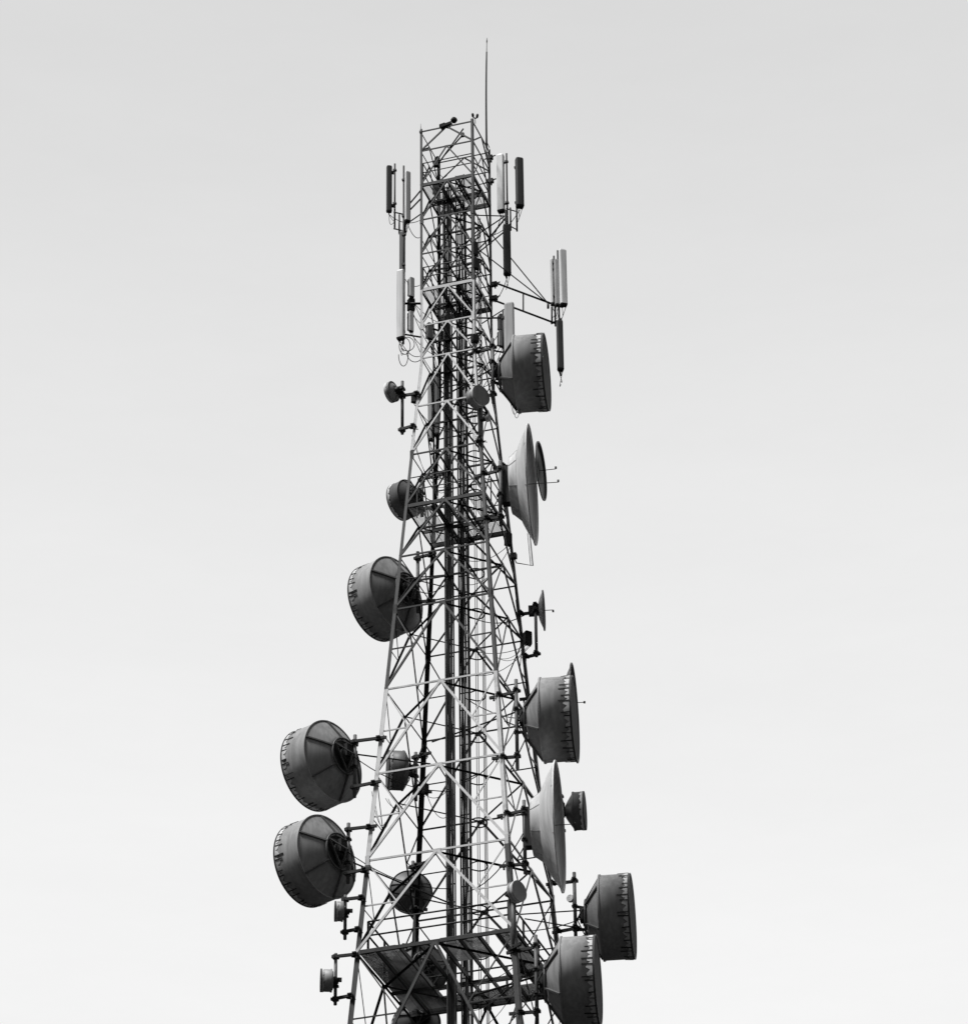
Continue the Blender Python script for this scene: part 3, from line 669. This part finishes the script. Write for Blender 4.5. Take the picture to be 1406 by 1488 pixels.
# floodlight / camera on the top rail
c = at(649.5, 181, -.85)
t = thing('floodlight', 'dark lamp housing with a round head lying on the top front rail', 'lamp', c)
d_ = (at(664, 175, -.85)-at(640, 184, -.85)).normalized(); n_ = d_.cross(V((0, 1, 0))).normalized(); n2 = V((0, 1, 0))
one('housing', M['black'], t, lambda b: (b.box(c-d_*.05-n_*.02, d_*.19, n2*.09, n_*.045), b.box(c-d_*.16+n_*.05, d_*.10, n2*.08, n_*.018), b.box(c-d_*.2+n_*.01, d_*.02, n2*.08, n_*.06), b.box(c+d_*.1-n_*.06, d_*.06, n2*.04, n_*.03)))
one('lamp_head', M['black'], t, lambda b: b.lathe([(-.09, .001), (-.09, .07), (-.05, .105), (.05, .105), (.085, .07), (.085, .001)], at(659.5, 174.5, -.9), d_*.6+V((0, -.8, 0)), 24))
one('bracket', M['dsteel'], t, lambda b: (b.bar(c-d_*.12-n_*.06, c-d_*.02-n_*.16, .03, .03, n2), b.bar(c+d_*.12-n_*.06, c+d_*.02-n_*.16, .03, .03, n2)))
c = at(690, 169, -1.15); base = at(690.5, 176, -1.15)
t = thing('warning_light', 'small twin dark lamp on a stalk above the top right corner', 'lamp', base)
one('stalk', M['dsteel'], t, lambda b: (b.tube([base-Z*.1, c-Z*.06], .012, 6), b.tube([c+V((-.07, 0, -.05)), c+V((.02, 0, -.085)), c+V((.08, 0, -.05))], .022, 8)))
for s, h in ((-.075, .05), (.075, .02)):
    one('lamp', M['black'], t, lambda b: b.lathe([(-.075, .012), (-.06, .04), (.03, .045), (.07, .03), (.085, .001)], c+V((s, 0, h)), V((s*1.5, 0, 1)), 14))
# slanted pipes rising inside the top cage
t = thing('slanted_boom', 'pair of slanting parallel pipes crossing inside the top cage', 'pipe', at(632, 240, 0))
for (x0, y0, x1, y1) in ((633, 243, 673, 187), (645, 226, 674, 194)):
    one('pipe', M['dsteel'], t, lambda b: b.tube([at(x0, y0, 0), at(x1, y1, -.3)], .026, 8))
one('clamp', M['black'], t, lambda b: (b.box(at(672, 196, -.3), E1*.05, E2*.05, Z*.07), b.box(at(634, 238, 0), E1*.08, E2*.08, Z*.1)))
# hooked bracket arm below the huge conical dish
a1, a2, a3 = at(750, 818, 1.3), at(774, 822, 1.2), at(769.5, 775, -1.3+2.4)
t = thing('hanging_bracket', 'thin pale hooked rod hanging under the huge conical dish', 'bracket', a1)
one('rod', M['pgrey'], t, lambda b: (b.tube([leg('C', a1.z), a1, a2, a3], .02, 6), b.tube([a2-V((.07, 0, 0)), a3-V((.07, 0, 0))], .012, 6)))
one('clamp', M['dsteel'], t, lambda b: (b.box(leg('C', a1.z), E1*.1, E2*.08, Z*.09),))
# loose thin cables strung across the tower
wires = [((598, 632), (655, 700), .8, 0, .9, 'sagging thin cable inside the tower from the left dish pole'),
         ((600, 1145), (560, 1160), 1, 0, .5, 'thin drooping wires under the mid-sized inner drum'),
         ((720, 955), (765, 935), -1, .8, .25, 'thin sagging wires between the right legs at mid-height'),
         ((540, 1150), (560, 1195), -1, -.5, .5, 'thin wires hanging beside the upper leftmost big drum arm'),
         ((628, 700), (650, 740), 1, 0, .3, 'short sagging cables behind the third platform rail'),
         ((697, 500), (735, 560), -1.1, .3, .5, 'looping cables behind the big upper right drum'),
         ((740, 575), (752, 590), -1.0, -1.2, .5, 'loose loops of cable under the big upper right drum')]
for (a_, b_, Y0, Y1, s, lab) in wires:
    p, q = at(*a_, Y0), at(*b_, Y1)
    t = thing('loose_cable', lab, 'cable', p, 'loose cables on the tower')
    for j in range(2):
        o = V((.05*j, .02*j, 0)); one('strand', M['black'], t, lambda b: b.tube(sag(p+o, q+o*1.6, s*(1+.25*j)), .0085, 5))
t = thing('cable_coil', 'black cables hanging in big round loops under the long pale left panel', 'cable', at(586, 497, YA+.2))
for (cx_, cy_, rx_, ry_, n_) in ((588, 503, 8, 12, 1.25), (592, 500, 10, 10, .9), (586, 515, 7, 17, .55), (603, 512, 12, 14, .5)):
    pts = []
    for j in range(25):
        a_ = math.pi*(1.0 if n_ < 1 else .3)+2*math.pi*n_*j/24; pts.append(at(cx_+rx_*math.cos(a_), cy_-ry_*math.sin(a_), YA+.15+.01*j))
    one('loop', M['black'], t, lambda b: b.tube(pts, .013, 5))
for (xx, yy, kk) in ((711.5, 229, 'C'), (712.5, 263, 'C'), (718, 413, 'C'), (718, 433, 'C')):
    p = near_leg(kk, xx, yy); o = one('pipe_clamp', M['black'], None, lambda b: (b.box(p, E1*.10, E2*.07, Z*.07), b.bar(p-E1*.2-Z*.03, p+E1*.2+Z*.05, .03, .03), b.bar(p+E2*.1-Z*.1, p+E2*.1+Z*.1, .04, .04, E1)))
    tag(o, {229: 'uppermost black clamp on the top right leg', 263: 'second black clamp from the top on the right leg', 413: 'black clamp holding the upper bar of the far right arm', 433: 'black clamp holding the lower bar of the far right arm'}[yy], 'clamp', 'black clamps on the right leg')
# ---------------------------------------------------------------- ground
b = MB(); S = 6000; nn = 24
for i in range(nn):
    for j in range(nn):
        pass
vs = []; fs = []
for i in range(nn+1):
    for j in range(nn+1): vs.append(((i/nn-.5)*S, (j/nn-.5)*S, 0))
for i in range(nn):
    for j in range(nn): fs.append((i*(nn+1)+j, (i+1)*(nn+1)+j, (i+1)*(nn+1)+j+1, i*(nn+1)+j+1))
b.add(vs, fs); tag(b.build('ground', M['ground']), 'flat dark ground far below the tower', 'ground', kind='structure')
